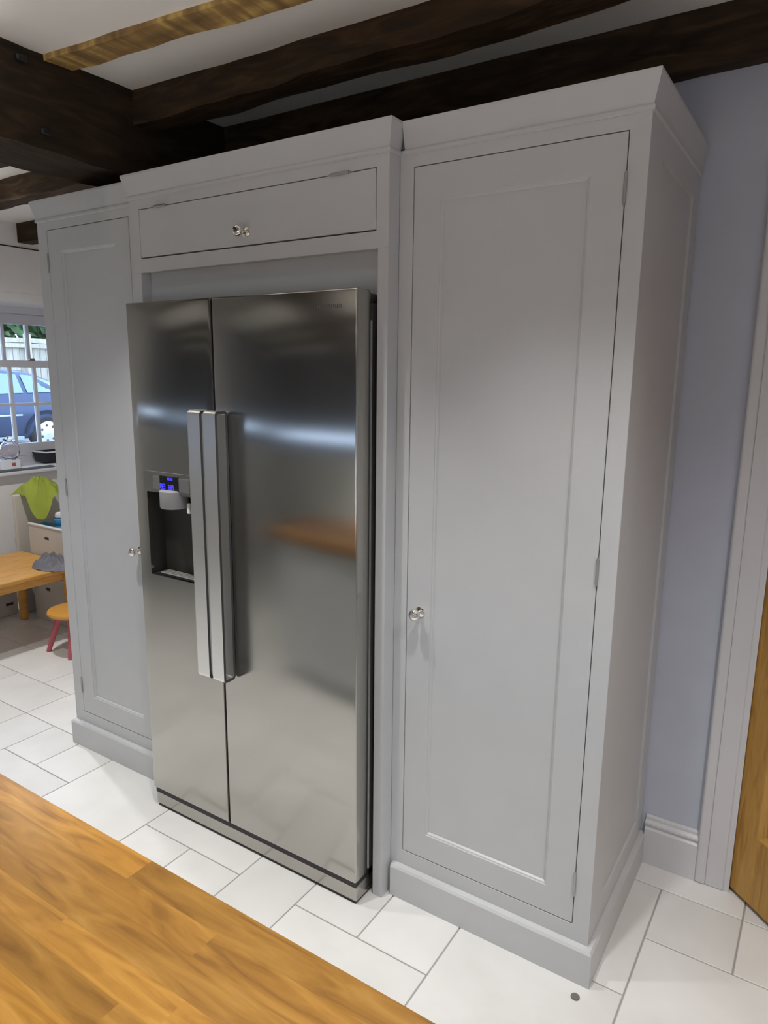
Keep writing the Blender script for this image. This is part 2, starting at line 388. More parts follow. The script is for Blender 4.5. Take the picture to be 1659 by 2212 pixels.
def tall(name, label, x0, x1, dx0, dx1, side, knob_x):
    """side: 1 = finished end on the right, -1 = on the left"""
    t = thing(name, label, 'cabinet', ((x0+x1)/2, .28, 0), 'tall painted larder cabinets')
    z0, z1, ft = .0, 2.112, .022
    # carcass: two ends, back, top, bottom, shelves
    bm = B(); e = .018
    ex0, ex1 = (x1-.030, x1) if side == 1 else (x0, x0+.030)
    ox0, ox1 = (x0, x0+e) if side == 1 else (x1-e, x1)
    box(bm, ox0, ox1, ft, .572, z0, z1)
    box(bm, x0+e, x1-e, .560, .572, z0, z1); box(bm, x0+e, x1-e, ft, .560, z1-e, z1); box(bm, x0+e, x1-e, ft, .560, .10, .10+e)
    obj('carcass', bm, PAINT, t)
    obj('top_board', bx(x0+.002, x1-.002, .002, .572, z1, z1+.004), ABSORB, t)  # unseen dark sheet added to cut light bounced off the top
    # finished end: framed panel (stiles and rails proud of a recessed panel)
    bm = B(); a, b = ex0, ex1
    for (ya, yb, za, zb) in ((ft,.12,0,z1), (.50,.572,0,z1), (.12,.50,0,.172), (.12,.50,2.033,z1)): box(bm, a, b, ya, yb, za, zb)
    obj('end_frame', bm, PAINT, t)
    pa, pb = (a, b-.007) if side == 1 else (a+.007, b)
    obj('end_panel', bx(pa, pb, .118, .502, .17, 2.035), PAINT, t)
    # face frame
    dz0, dz1 = .154, 2.068; g = .0022
    obj('face_frame', ringframe(x0, x1, 0, ft, z0, z1, dx0-g, dx1+g, dz0-g, dz1+g), PAINT, t)
    obj('gap_shade', bx(dx0-g, dx1+g, ft, ft+.006, dz0-g, dz1+g), BLACK, t)  # black sheet behind the door puts shade into the gap round it
    # shaker door
    st = .076; pz0, pz1 = .233, 1.991; d = .021
    dr = obj('door', ringframe(dx0, dx1, 0, d, dz0, dz1, dx0+st, dx1-st, pz0, pz1), PAINT, t)
    obj('door_panel', bx(dx0+st-.002, dx1-st+.002, .009, .019, pz0-.002, pz1+.002), PAINT, dr)
    bm = B(); q = .006       # small moulding round the panel
    xA, xB = dx0+st, dx1-st
    vs = []
    ring = lambda o, y: [bm.verts.new(p) for p in ((xA+o, y, pz0+o), (xB-o, y, pz0+o), (xB-o, y, pz1-o), (xA+o, y, pz1-o))]
    r1, r2, r3 = ring(-.0005, .0025), ring(.004, .004), ring(.0075, .0088)
    for p, s_ in ((r1, r2), (r2, r3)):
        for i in range(4): bm.faces.new((p[i], p[(i+1)%4], s_[(i+1)%4], s_[i]))
    obj('panel_moulding', bm, PAINT, dr)
    knob(dr, knob_x, 0, .916)
    hx = dx1+g/2 if side == 1 else dx0-g/2
    for hz in (1.955, 1.11, .272): butt(dr, hx, 0, hz)
    # plinth with return
    pl = [(0,0), (.022,0), (.022,.097), (.017,.104), (0,.104)]
    if side == 1: path = [(x0+.012, 0, 0, -1), (x1-.006, 0, 1, -1), (x1-.006, .572, 1, 0)]
    else: path = [(x0+.016, .572, -1, 0), (x0+.016, 0, -1, -1), (x1-.012, 0, 0, -1)]
    obj('plinth', sweep(B(), pl, path), PAINT, t)
    if side == 1: path = [(x0+.015, 0, 0, -1), (x1, 0, 1, -1), (x1, .572, 1, 0)]
    else: path = [(x0, .572, -1, 0), (x0, 0, -1, -1), (x1-.015, 0, 0, -1)]
    cornice(t, path)
    return t
tall('tall_cabinet', 'tall pale grey larder cabinet with one long shaker door, right of the fridge', .944, 1.553, .987, 1.507, 1, 1.030)
tall('tall_cabinet', 'tall pale grey larder cabinet partly hidden behind the left side of the fridge', -.650, -.052, -.590, -.124, -1, -.165)

# fridge housing
t = thing('fridge_housing', 'pale grey surround framing the fridge with a flap cupboard above', 'cabinet', (.446, .26, 0))
fy, g = -.05, .0022
obj('pilaster', bx(-.052, -.008, fy, .0, 0, 1.876), PAINT, t); obj('pilaster', bx(.912, .944, fy, .0, 0, 1.876), PAINT, t)
obj('face_frame', ringframe(-.052, .944, fy, fy+.022, 1.876, 2.112, -.006, .906, 1.9188, 2.0695), PAINT, t)
obj('end_return', bx(-.052, -.030, fy+.022, 0, 1.876, 2.112), PAINT, t); obj('end_return', bx(.922, .944, fy+.022, 0, 1.876, 2.112), PAINT, t)
obj('gap_shade', bx(-.008, .912, fy+.022, fy+.026, 1.915, 2.072), BLACK, t)  # black sheet behind the flap, painted-in shade for its gap
obj('carcass', box(box(box(B(), -.050, -.030, 0, .572, 0, 2.112), .924, .942, 0, .572, 0, 2.112), -.03, .924, .0, .572, 2.10, 2.112), PAINT, t)
obj('top_board', bx(-.05, .942, fy+.002, .572, 2.112, 2.116), ABSORB, t)  # added dark sheet, keeps the space above the housing dim
obj('soffit', bx(-.008, .912, fy+.026, .56, 1.880, 1.898), PAINT, t)
obj('infill_panel', bx(-.008, .912, -.012, .004, 1.757, 1.880), PAINT, t)
fd = obj('flap', bx(-.004, .904, fy, fy+.021, 1.9228, 2.067, bev=.001), PAINT, t)
knob(fd, .458, fy, 1.957)
butt(fd, .098, fy, 2.0683, .05, True); butt(fd, .795, fy, 2.0683, .056, True)
cornice(t, [(-.052, 0, -1, 0), (-.052, fy, -1, -1), (.944, fy, 1, -1), (.944, 0, 1, 0)])

# ------------------------------------------------------------------ american fridge freezer
t = thing('fridge_freezer', 'brushed steel side by side fridge freezer with ice dispenser and bar handles', 'fridge', (.45, .2, 0))
FY = -.126
obj('cabinet_body', bx(.006, .896, -.052, .54, .035, 1.745, bev=.004), STEELD, t)
obj('door_gasket', box(box(B(), .012, .372, -.062, -.050, .08, 1.76), .39, .89, -.062, -.050, .08, 1.76), BLACK, t)
def rbox(x0, x1, y0, y1, z0, z1): return bx(x0, x1, y0, y1, z0, z1, bev=.006, seg=3)
# freezer door built round the dispenser opening
dxa, dxb, dza, dzb = .056, .318, .893, 1.176     # recess
pza = 1.246                                       # top of control panel
def holed(x0, x1, y0, y1, z0, z1, hx0, hx1, hz0, hz1):
    bm = B(); c = .007
    o_ = [(x0,z0), (x1,z0), (x1,z1), (x0,z1)]; i_ = [(hx0,hz0), (hx1,hz0), (hx1,hz1), (hx0,hz1)]
    def ringv(pts, y, ins=0):
        cx, cz = (x0+x1)/2, (z0+z1)/2
        return [bm.verts.new((px+(ins if px < cx else -ins), y, pz+(ins if pz < cz else -ins))) for px, pz in pts]
    back = ringv(o_, y1); m1 = ringv(o_, y0+c); m2 = ringv(o_, y0+.002, .002); fr = ringv(o_, y0, c)
    hf = [bm.verts.new((px, y0, pz)) for px, pz in i_]; hb = [bm.verts.new((px, y0+.012, pz)) for px, pz in i_]
    for a, b in ((back, m1), (m1, m2), (m2, fr), (fr, hf), (hf, hb)):
        for i in range(4): bm.faces.new((a[i], a[(i+1)%4], b[(i+1)%4], b[i]))
    bm.faces.new(back); return bm
fz = obj('freezer_door', holed(0, .3785, FY, -.062, .078, 1.775, dxa, dxb, dza, dzb), STEEL, t, smooth=True)
# recess liner
bm = B(); ry = FY+.055
def liner(bm):
    a = [bm.verts.new((px, FY+.012, pz)) for px, pz in ((dxa,dza), (dxb,dza), (dxb,dzb), (dxa,dzb))]
    i = .012
    b = [bm.verts.new((px, ry, pz)) for px, pz in ((dxa+i,dza+.004), (dxb-i,dza+.004), (dxb-i,dzb), (dxa+i,dzb))]
    for k in range(4): bm.faces.new((a[k], a[(k+1)%4], b[(k+1)%4], b[k]))
    bm.faces.new(b); return bm
obj('dispenser_recess', liner(bm), plain('recess_liner', (.035,.033,.028), .3, .2), fz)
obj('drip_tray', bx(dxa+.010, dxb-.010, FY+.010, ry-.001, dza+.001, dza+.003), BLACK, fz)
obj('control_fascia', bx(.046, .328, FY-.0025, FY+.001, dzb+.001, pza, bev=.001), STEEL, fz)
obj('button_strip', bx(.092, .262, FY-.0035, FY-.002, 1.188, 1.232, bev=.0005), plain('button_strip', (.20,.20,.20), .4, .4), fz)
obj('display', bx(.126, .216, FY-.0045, FY-.003, 1.188, 1.234, bev=.0005), plain('display_black', (.006,.006,.009), .15), fz)
SEG = {'a':(0,1,1,1), 'b':(1,.5,1,1), 'c':(1,0,1,.5), 'd':(0,0,1,0), 'e':(0,0,0,.5), 'f':(0,.5,0,1), 'g':(0,.5,1,.5)}
def digit(bm, x, z, wd, h, segs):
    th = .0013
    for s in segs:
        x0, z0, x1, z1 = SEG[s]
        box(bm, x+min(x0,x1)*wd-th/2, x+max(x0,x1)*wd+th/2, FY-.0052, FY-.0044, z+min(z0,z1)*h-th/2, z+max(z0,z1)*h+th/2)
bm = B()
digit(bm, .129, 1.193, .009, .015, 'abcdefg'); digit(bm, .142, 1.193, .009, .015, 'abcdefg')
digit(bm, .171, 1.193, .008, .014, 'abcdefg'); digit(bm, .183, 1.193, .008, .014, 'abcdefg')
digit(bm, .166, 1.2235, .009, .006, 'adefg'); digit(bm, .179, 1.2235, .009, .006, 'abdg')
obj('display_digits', bm, BLUE_LED, fz)
bm = B(); lathe(bm, [(.044,1.132), (.046,1.135), (.046,1.187), (.042,1.19)], 28, 'Z', (.172, FY+.014, 0))
obj('ice_chute', bm, GREYP, fz, smooth=True)
obj('water_spout', lathe(B(), [(.005,1.118), (.007,1.12), (.007,1.15), (.005,1.152)], 14, 'Z', (.235, FY+.018, 0)), WHITEP, fz, smooth=True)
obj('lever', bx(.205, .24, ry-.006, ry-.001, .93, 1.13, bev=.002), plain('lever', (.26,.23,.16), .35), fz)
for i in range(4):
    obj('grille_bar', bx(.088, .300, FY+.013+i*.0105, FY+.0165+i*.0105, .899, .902), plain('grille_grey', (.42,.41,.38), .35, .3) if i == 0 else bpy.data.materials['grille_grey'], fz)
fr = obj('fridge_door', rbox(.3855, .902, FY, -.062, .078, 1.775), STEEL, t, smooth=True)
# badge: faint row of raised letter strokes
bm = B()
for i in range(7): 
    x = .775+i*.0118
    box(bm, x, x+.0022, FY-.0008, FY+.0004, 1.727, 1.737); box(bm, x+.0058, x+.008, FY-.0008, FY+.0004, 1.727, 1.737)
    box(bm, x+.0022, x+.0058, FY-.0008, FY+.0004, (1.731, 1.735, 1.727)[i%3], (1.733, 1.737, 1.729)[i%3])
obj('badge', bm, plain('badge_grey', (.20,.19,.18), .35, .8), fr)
def handle(parent, x0, x1):
    bm = B(); ya, yb, za, zb = FY-.001, FY-.051, .612, 1.452; th = .009
    def loop(i, r, x):
        pts = []
        for cy, cz, a0 in ((ya-i-r, zb-i-r, 0), (yb+i+r, zb-i-r, 90), (yb+i+r, za+i+r, 180), (ya-i-r, za+i+r, 270)):
            for k in range(5):
                a = math.radians(a0+k*22.5); pts.append(bm.verts.new((x, cy+r*math.cos(a), cz+r*math.sin(a))))
        return pts
    o0, o1 = loop(0, .012, x0), loop(0, .012, x1); i0, i1 = loop(th, .004, x0), loop(th, .004, x1)
    n = len(o0)
    for k in range(n):
        j = (k+1)%n
        bm.faces.new((o0[k], o0[j], o1[j], o1[k])); bm.faces.new((i0[k], i1[k], i1[j], i0[j]))
        bm.faces.new((o0[k], i0[k], i0[j], o0[j])); bm.faces.new((o1[k], o1[j], i1[j], i1[k]))
    bm.normal_update()
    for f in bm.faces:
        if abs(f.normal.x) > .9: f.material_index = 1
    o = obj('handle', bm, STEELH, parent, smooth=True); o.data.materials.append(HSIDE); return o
handle(fz, .322, .3735); handle(fr, .3885, .4375)
k = obj('kick_plate', bx(.004, .898, -.116, -.03, .010, .058, bev=.002), STEEL, t)
obj('kick_gap_shade', box(box(B(), .008, .894, -.112, -.03, .0005, .010), .006, .896, -.119, -.03, .058, .080), BLACK, t)  # solid black strips stand in for the shaded gaps round the kick plate
obj('hinge_cover', bx(.80, .894, -.105, -.02, 1.745, 1.768, bev=.004), DGREY, t)
obj('hinge_cover', bx(.008, .10, -.105, -.02, 1.745, 1.768, bev=.004), DGREY, t)
obj('hinge_bracket', bx(.872, .9, -.075, -.03, 1.70, 1.742, bev=.003), DGREY, t)

# ------------------------------------------------------------------ oak worktop and island
IY0, IY1, IX0, IX1 = -1.98, -1.064, -.30, 2.75
ct = thing('worktop', 'honey oak butcher block worktop of glued staves in the foreground', 'worktop', (1.2, -1.5, .86))
rowp = .0416; y = IY1; r = 0
first = {0:[1.219], 1:[1.388], 3:[1.427]}
random.seed(5)
while y-rowp > IY0-.02:
    cuts = [IX0]; x = IX0+random.uniform(.15,.5)
    if r in first:
        c0 = first[r][0]; x = c0
        while x-.62 > IX0+.1: x -= random.uniform(.5,.62)
    while x < IX1-.12:
        cuts.append(x); nx = x+random.uniform(.42,.72)
        if r in first and x < first[r][0]-.01 and nx > first[r][0]-.2: nx = first[r][0]
        x = nx
    cuts.append(IX1)
    for a, b in zip(cuts, cuts[1:]):
        obj('stave', bx(a, b, y-rowp, y, .86, .90), OAK, ct)
    y -= rowp; r += 1
IYE = y
isl = thing('island_cabinet', 'grey painted island base carrying the oak worktop', 'cabinet', (1.2, -1.5, 0))
obj('carcass', bx(IX0+.03, IX1-.03, IYE+.03, IY1-.045, .10, .86), PAINT, isl)
obj('plinth', bx(IX0+.06, IX1-.06, IYE+.06, IY1-.09, 0, .10), PAINT, isl)
for i in range(5):
    a = IX0+.05+i*.588; b = a+.578
    d = obj('door', box(box(box(box(B(), a, a+.07, IY1-.045, IY1-.026, .12, .84), b-.07, b, IY1-.045, IY1-.026, .12, .84), a+.07, b-.07, IY1-.045, IY1-.026, .77, .84), a+.07, b-.07, IY1-.045, IY1-.026, .12, .19), PAINT, isl)
    obj('door_panel', bx(a+.068, b-.068, IY1-.045, IY1-.036, .188, .772), PAINT, d)

# ------------------------------------------------------------------ oak door standing ajar
t = thing('interior_door', 'oak panelled interior door standing ajar at the right edge', 'door', (1.813, .590, 0), None, math.radians(-42.6))
DW, DT = .76, .04
def lobj(name, bm, m, p): return obj(name, bm, m, p, local=True)
xs = [(0,.100), (.325,.435), (.66,.76)]
for a, b in xs: lobj('stile', bx(a, b, 0, DT, .012, 2.0, bev=.002), PINE, t)
for a, b in ((.100,.325), (.435,.66)):
    for za, zb in ((.012,.235), (.80,.98), (1.88,2.0)): lobj('rail', bx(a, b, .0005, DT-.0005, za, zb, bev=.0015), PINE, t)
    for za, zb in ((.235,.80), (.98,1.88)):
        bm = bx(a-.002, b+.002, .014, DT-.014, za-.002, zb+.002); box(bm, a+.03, b-.03, .007, .02, za+.03, zb-.03, bev=.006)
        lobj('door_panel', bm, PINE, t)
        bm = B()
        r1 = [bm.verts.new((px, .001, pz)) for px, pz in ((a,za),(b,za),(b,zb),(a,zb))]
        r2 = [bm.verts.new((px, .0145, pz)) for px, pz in ((a+.014,za+.014),(b-.014,za+.014),(b-.014,zb-.014),(a+.014,zb-.014))]
        for i in range(4): bm.faces.new((r1[i], r1[(i+1)%4], r2[(i+1)%4], r2[i]))
        lobj('panel_moulding', bm, PINE, t)
for z in (.28, 1.13, 1.80):
    o = lobj('hinge', tube(tube(B(), (-.004,.0,z-.045), (-.004,.0,z+.045), .0055, .0055), (-.004,.0,z-.05), (-.004,.0,z+.05), .0035, .0035), plain('brass', (.45,.36,.20), .35, .9), t)
lobj('door_knob', lathe(B(), [(.026,0), (.026,.004), (.01,.008), (.009,.03), (.024,.04), (.028,.052), (.02,.064), (.0005,.067)], 24, '-Y', (.70, 0, .98)), NICKEL, t)

# small grey pad on the floor
o = obj('floor_pad', lathe(B(), [(.011,.0005), (.0115,.002), (.010,.004), (.0005,.0045)], 18, 'Z', (1.547, -.063, 0)), plain('pad_grey', (.16,.15,.14), .8), smooth=True)
tag(o, 'small round grey pad on the white tile by the cabinet corner', 'pad')

# ------------------------------------------------------------------ windows
def bar(name, m, p, *a, **k): return obj(name, bx(*a, **k), m, p)
def window_left():
    y0, y1 = W1[0], W1[1]; xi, xo = -3.05, -3.105       # inner (lower) and outer (upper) sash planes
    wr = bpy.data.objects.new('window_1', None); C.objects.link(wr); wr.location = (-3.08, 1.06, .9); struct(wr)
    bm = B(); xf0, xf1 = -3.15, -3.01
    box(bm, xf0, xf1, y0, y0+.05, .9, 2.0); box(bm, xf0, xf1, y1-.05, y1, .9, 2.0); box(bm, xf0, xf1, y0+.05, y1-.05, 1.955, 2.0); box(bm, xf0, xf1+.02, y0+.05, y1-.05, .9, .95)
    obj('frame', bm, TRIMW, wr)
    pw = .182
    def sash(nm, x, z0, z1, top, bot, ys, zs):
        s = obj(nm, box(box(box(box(B(), x-.02, x+.02, y0+.05, y0+.09, z0, z1), x-.02, x+.02, y1-.09, y1-.05, z0, z1), x-.02, x+.02, y0+.09, y1-.09, z1-top, z1), x-.02, x+.02, y0+.09, y1-.09, z0, z0+bot), TRIMW, wr)
        ye = [y0+.09]+ys+[y1-.09]; ze = [z0+bot]+zs+[z1-top]
        for yv in ys: bar('muntin', TRIMW, s, x-.014, x+.014, yv-.011, yv+.011, z0+bot, z1-top)
        for zv in zs:
            for a, b in zip(ye, ye[1:]): bar('muntin', TRIMW, s, x-.012, x+.012, a+.011, b-.011, zv-.010, zv+.010)
        for a, b in zip(ye, ye[1:]):
            for c, d in zip(ze, ze[1:]): bar('pane', PANE, s, x-.002, x+.002, a+.011 if a != ye[0] else a, b-.011 if b != ye[-1] else b, c+.010 if c != ze[0] else c, d-.010 if d != ze[-1] else d)
        return s
    ys = [1.37-pw*4, 1.37-pw*3, 1.37-pw*2, 1.37-pw, 1.37, 1.37+pw]
    ys = [v for v in ys if y0+.15 < v < y1-.13]
    lo = sash('lower_sash', xi, .952, 1.628, .047, .085, ys, [1.318])
    up = sash('upper_sash', xo, 1.585, 1.953, .068, .045, ys, [])
    obj('sash_catch', bx(xi-.02, xi+.012, 1.345, 1.385, 1.628, 1.648, bev=.006, seg=2), plain('catch_brass', (.30,.24,.14), .4, .8), lo)
window_left()
def plain_window(name, axis, a0, a1, z0, z1, c, n):
    wr = bpy.data.objects.new(name, None); C.objects.link(wr); struct(wr)
    wr.location = (c, (a0+a1)/2, z0) if axis == 'Y' else ((a0+a1)/2, c, z0)
    def b(nm, m, u0, u1, za, zb, th):
        return obj(nm, bx(c-th, c+th, u0, u1, za, zb) if axis == 'Y' else bx(u0, u1, c-th, c+th, za, zb), m, wr)
    b('frame', TRIMW, a0, a0+.05, z0, z1, .03); b('frame', TRIMW, a1-.05, a1, z0, z1, .03); b('frame', TRIMW, a0+.05, a1-.05, z1-.05, z1, .03); b('frame', TRIMW, a0+.05, a1-.05, z0, z0+.05, .03)
    w_ = (a1-a0-.1)/n
    for i in range(n):
        u = a0+.05+i*w_
        b('pane', PANE, u+.012, u+w_-.012, z0+.05, z1-.05, .003)
        if i: b('muntin', TRIMW, u-.012, u+.012, z0+.05, z1-.05, .02)
plain_window('window_2', 'Y', *W2, -2.9, 3)
plain_window('window_3', 'X', *W3, -3.75, 4)
plain_window('window_fill', 'Y', *WFILL, 3.2, 3)  # added fill window, out of view

# ------------------------------------------------------------------ things on the window sill
sz = .90
t = thing('glass_jar', 'rounded clear glass jar at the left edge of the window sill', 'jar', (-2.80, 1.0, sz+.062))
obj('bowl', lathe(B(), [(.035,0), (.055,.02), (.066,.06), (.055,.10), (.035,.12), (.030,.125), (.027,.125), (.032,.118), (.052,.098), (.062,.06), (.052,.022), (.03,.004)], 28), glassy('jar_glass', (.95,.92,.95)), t, local=True, smooth=True)
o = obj('lid', lathe(B(), [(.038,.125), (.038,.14), (.01,.143), (.012,.155), (.0005,.16)], 24), glassy('lid_glass', (.95,.90,.93)), t, local=True, smooth=True)
t = thing('small_box', 'small white card box with red mark under the glass jar', 'box', (-2.80, .97, sz))
obj('carton', bx(-2.87, -2.74, .90, 1.035, sz+.0005, sz+.060, bev=.002), PAPER, t)
obj('print', bx(-2.742, -2.7388, .975, 1.0, sz+.02, sz+.042), plain('red_print', (.40,.10,.08), .7), t)
t = thing('black_tray', 'black plastic tray leaning at the right end of the sill', 'tray', (-2.85, 1.33, sz+.012))
bm = B()
pr = [(.0,.0), (.02,.10), (.03,.10), (.025,.095), (.012,.006)]
def tray(bm, x0, x1, y0, y1, z0, h, fl_):
    o_ = lambda e, z: [bm.verts.new(p) for p in ((x0-e,y0-e,z), (x1+e,y0-e,z), (x1+e,y1+e,z), (x0-e,y1+e,z))]
    a, b, c, d = o_(0, z0), o_(fl_, z0+h), o_(fl_-.006, z0+h), o_(-.004, z0+.006)
    for p, q in ((a,b), (b,c), (c,d)):
        for i in range(4): bm.faces.new((p[i], p[(i+1)%4], q[(i+1)%4], q[i]))
    bm.faces.new(a); bm.faces.new(d); return bm
obj('tub', tray(B(), -2.93, -2.79, 1.26, 1.46, sz+.012, .075, .02), BLACK, t)
o = obj('rim', box(box(B(), -2.955, -2.765, 1.238, 1.244, sz+.083, sz+.091), -2.772, -2.765, 1.244, 1.482, sz+.083, sz+.091), WHITEP, t)
for i, (x, y, a, dz) in enumerate(((-2.74, 1.16, .25, .0005), (-2.70, 1.27, -.3, .0035))):
    bm = bx(-.075, .075, -.105, .105, 0, .003)
    o = obj('paper_stack', bm, PAPER); o.location = (x, y, sz+dz); o.rotation_euler = (0,0,a)
    tag(o, ('white paper lying flat in the middle of the window sill', 'white paper on the sill below the black tray')[i], 'paper', 'papers on the window sill')
t = thing('metal_tray', 'low dark metal tray along the front of the sill', 'tray', (-2.62, 1.02, sz))
obj('base', tray(B(), -2.655, -2.612, .80, 1.20, sz+.0005, .012, .002), plain('tin', (.22,.22,.23), .35, .7), t)

# ------------------------------------------------------------------ toy storage
t = thing('toy_storage_unit', 'white toy storage bench with a high end panel under the window', 'storage', (-2.1, 1.0, 0))
obj('end_panel', bx(-2.392, -2.366, .76, 1.25, 0, .785, bev=.006, seg=2), BIN, t)
obj('end_panel', bx(-1.845, -1.82, .79, 1.25, 0, .785, bev=.006, seg=2), BIN, t)
obj('back_panel', bx(-2.366, -1.845, 1.232, 1.25, 0, .80, bev=.003), BIN, t)
obj('shelf', bx(-2.366, -1.845, .80, 1.232, .302, .312), BIN, t)
def bin_(name, label, x0, x1, y0, y1, z0, z1, hx, hz, grp, axis='Y'):
    t = thing(name, label, 'bin', ((x0+x1)/2, (y0+y1)/2, z0), grp)
    th = .012; hw, hh = .026, .010
    bm = B()
    if axis == 'Y':
        for a, b, c, d in ((x0, hx-hw, z0, z1), (hx+hw, x1, z0, z1), (hx-hw, hx+hw, z0, hz-hh), (hx-hw, hx+hw, hz+hh, z1)): box(bm, a, b, y0, y0+th, c, d)
        obj('front_panel', bm, BIN, t)
        obj('rim', bx(x0-.003, x1+.003, y0-.004, y0+.016, z1, z1+.012, bev=.003), TRIMW, t)
        obj('tub', box(box(box(box(B(), x0, x0+th, y0+th, y1, z0, z1), x1-th, x1, y0+th, y1, z0, z1), x0+th, x1-th, y1-th, y1, z0, z1), x0+th, x1-th, y0+th, y1-th, z0, z0+th), BIN, t)
        obj('handle_hole', bx(hx-hw, hx+hw, y0+.009, y0+th+.001, hz-hh, hz+hh), DGREY, t)
    else:
        for a, b, c, d in ((y0, hx-hw, z0, z1), (hx+hw, y1, z0, z1), (hx-hw, hx+hw, z0, hz-hh), (hx-hw, hx+hw, hz+hh, z1)): box(bm, x1-th, x1, a, b, c, d)
        obj('front_panel', bm, BIN, t)
        obj('rim', bx(x1-.016, x1+.004, y0-.003, y1+.003, z1, z1+.012, bev=.003), TRIMW, t)
        obj('tub', box(box(box(box(B(), x0, x1-th, y0, y0+th, z0, z1), x0, x1-th, y1-th, y1, z0, z1), x0, x0+th, y0+th, y1-th, z0, z1), x0+th, x1-th, y0+th, y1-th, z0, z0+th), BIN, t)
        obj('handle_hole', bx(x1-th-.001, x1-.009, hx-hw, hx+hw, hz-hh, hz+hh), DGREY, t)
    return t
g_ = 'white toy bins with handle holes'
bin_('toy_bin', 'white pull-out bin on the floor in the toy bench, below the open one', -2.255, -1.86, .775, 1.20, .002, .285, -2.10, .213, g_)
bin_('toy_bin', 'open white bin full of blue toys on top of the toy bench', -2.255, -1.86, .775, 1.20, .3125, .612, -2.07, .543, g_)
bin_('toy_bin', 'low white bin against the window wall under the table, left edge', -2.615, -2.42, .42, .752, .002, .150, .70, .075, g_, 'X')
# toys
t = thing('toy_bottle', 'blue toy bottle with white cap standing in the open bin', 'toy', (-2.10, .90, .545))
obj('bottle_body', lathe(B(), [(.028,0), (.044,.012), (.046,.04), (.034,.058), (.044,.078), (.040,.10), (.024,.112), (.02,.114)], 20), BLUET, t, local=True, smooth=True)
obj('cap', lathe(B(), [(.032,.112), (.035,.118), (.030,.140), (.0005,.146)], 20), WHITEP, t, local=True, smooth=True)
obj('label_band', lathe(B(), [(.0465,.030), (.0475,.033), (.0475,.042), (.0465,.045)], 20), WHITEP, t, local=True, smooth=True)
for i, (x, y, z, r, m, lb, sq) in enumerate(((-2.225, .87, .58, .042, BLUET, 'blue toy ball at the left of the open bin', .85), (-2.03, .90, .575, .04, ORANGE, 'orange toy ball behind the front of the open bin', .8), (-2.20, 1.02, .59, .055, plain('brown_toy', (.08,.035,.02), .7), 'dark brown soft toy at the back of the open bin', 1.2))):
    bm = B(); bmesh.ops.create_icosphere(bm, subdivisions=3, radius=r)
    for v in bm.verts: v.co = Vector((v.co.x, v.co.y, v.co.z*sq))*(1+.06*noise.noise(v.co*30))
    o = obj('toy', bm, m, smooth=True); o.location = (x, y, z); tag(o, lb, 'toy', 'toys in the open bin')
bm = B(); bmesh.ops.create_icosphere(bm, subdivisions=4, radius=1.)
for v in bm.verts:
    p = v.co.normalized(); q = Vector([math.copysign(abs(c)**.45, c) for c in p]); k = 1+.10*noise.noise(p*3.5)+.05*noise.noise(p*9)
    v.co = Vector((-2.0575+q.x*.155*k, .987+q.y*.165*k, .432+q.z*.098*k))
o = obj('toy_heap', bm, plain('toy_heap', (.10,.12,.16), .8, var=.4, scale=30), smooth=True); tag(o, 'dark heap of folded dressing-up clothes filling the open bin', 'clothes')

# cloths
def cloth(name, label, cx, cy, cz, rx, ry, h, m, tails, seed, lift=0., fk=1.):
    bm = B(); nr, na = 14, 44; rows = []
    ctr = bm.verts.new((cx, cy, cz+h))
    for i in range(1, nr+1):
        u = i/nr; row = []
        for j in range(na):
            a = 2*math.pi*j/na
            k = 1+.16*noise.noise(Vector((math.cos(a)*2.2, math.sin(a)*2.2, seed)))
            x = cx+rx*u*k*math.cos(a); y = cy+ry*u*k*math.sin(a)
            fold = .5*fk*noise.noise(Vector((math.cos(a)*3.2*(.4+u), math.sin(a)*3.2*(.4+u), u*2+seed)))
            z = cz+h*(1-u**2.2)*(1+.5*fold)+h*.22*fold*u
            for ta, wdt, dn, ex in tails:
                da = abs((a-ta+math.pi) % (2*math.pi)-math.pi)
                if da < wdt:
                    q = math.cos(da/wdt*math.pi/2)*max(0, u-.45)/.55
                    z -= dn*q; x += ex*q*math.cos(ta); y += ex*q*math.sin(ta)
            row.append(bm.verts.new((x, y, max(z, lift))))
        rows.append(row)
    for j in range(na): bm.faces.new((ctr, rows[0][j], rows[0][(j+1)%na]))
    for a, b in zip(rows, rows[1:]):
        for j in range(na): bm.faces.new((a[j], b[j], b[(j+1)%na], a[(j+1)%na]))
    bmesh.ops.solidify(bm, geom=bm.faces[:], thickness=.004)
    o = obj(name, bm, m, smooth=True); return tag(o, label, 'cloth')
cloth('lime_cloth', 'lime green cloth slung over the end of the toy storage bench', -2.29, .90, .790, .125, .12, .10, LIME, [(math.radians(-38), .75, .15, .02), (math.radians(-150), .35, .02, .09)], 3.1, fk=1.5)
cloth('grey_cloth', 'crumpled grey cloth lying on the child table', -1.82, .655, .434, .15, .088, .065, GCLOTH, [], 8.4, .434, fk=2.6)

# child's table
t = thing('child_table', 'low honey coloured wooden child table beneath the window', 'table', (-2.03, .42, 0))
TT = .432
obj('table_top', bx(-2.335, -1.735, -.25, .762, TT-.025, TT, bev=.006, seg=2), HONEY, t)
for x in (-2.30, -1.79):
    for y in (-.20, .70): obj('leg', tube(B(), (x+.02, y+.01, TT-.024), (x+.02, y+.01, 0), .031, .025, 16), HONEY, t, smooth=True)
obj('apron', box(box(box(box(B(), -2.27, -1.79, .70, .718, TT-.075, TT-.025), -2.27, -1.79, -.20, -.182, TT-.075, TT-.025), -2.29, -2.272, -.19, .71, TT-.075, TT-.025), -1.79, -1.772, -.19, .71, TT-.075, TT-.025), HONEY, t)
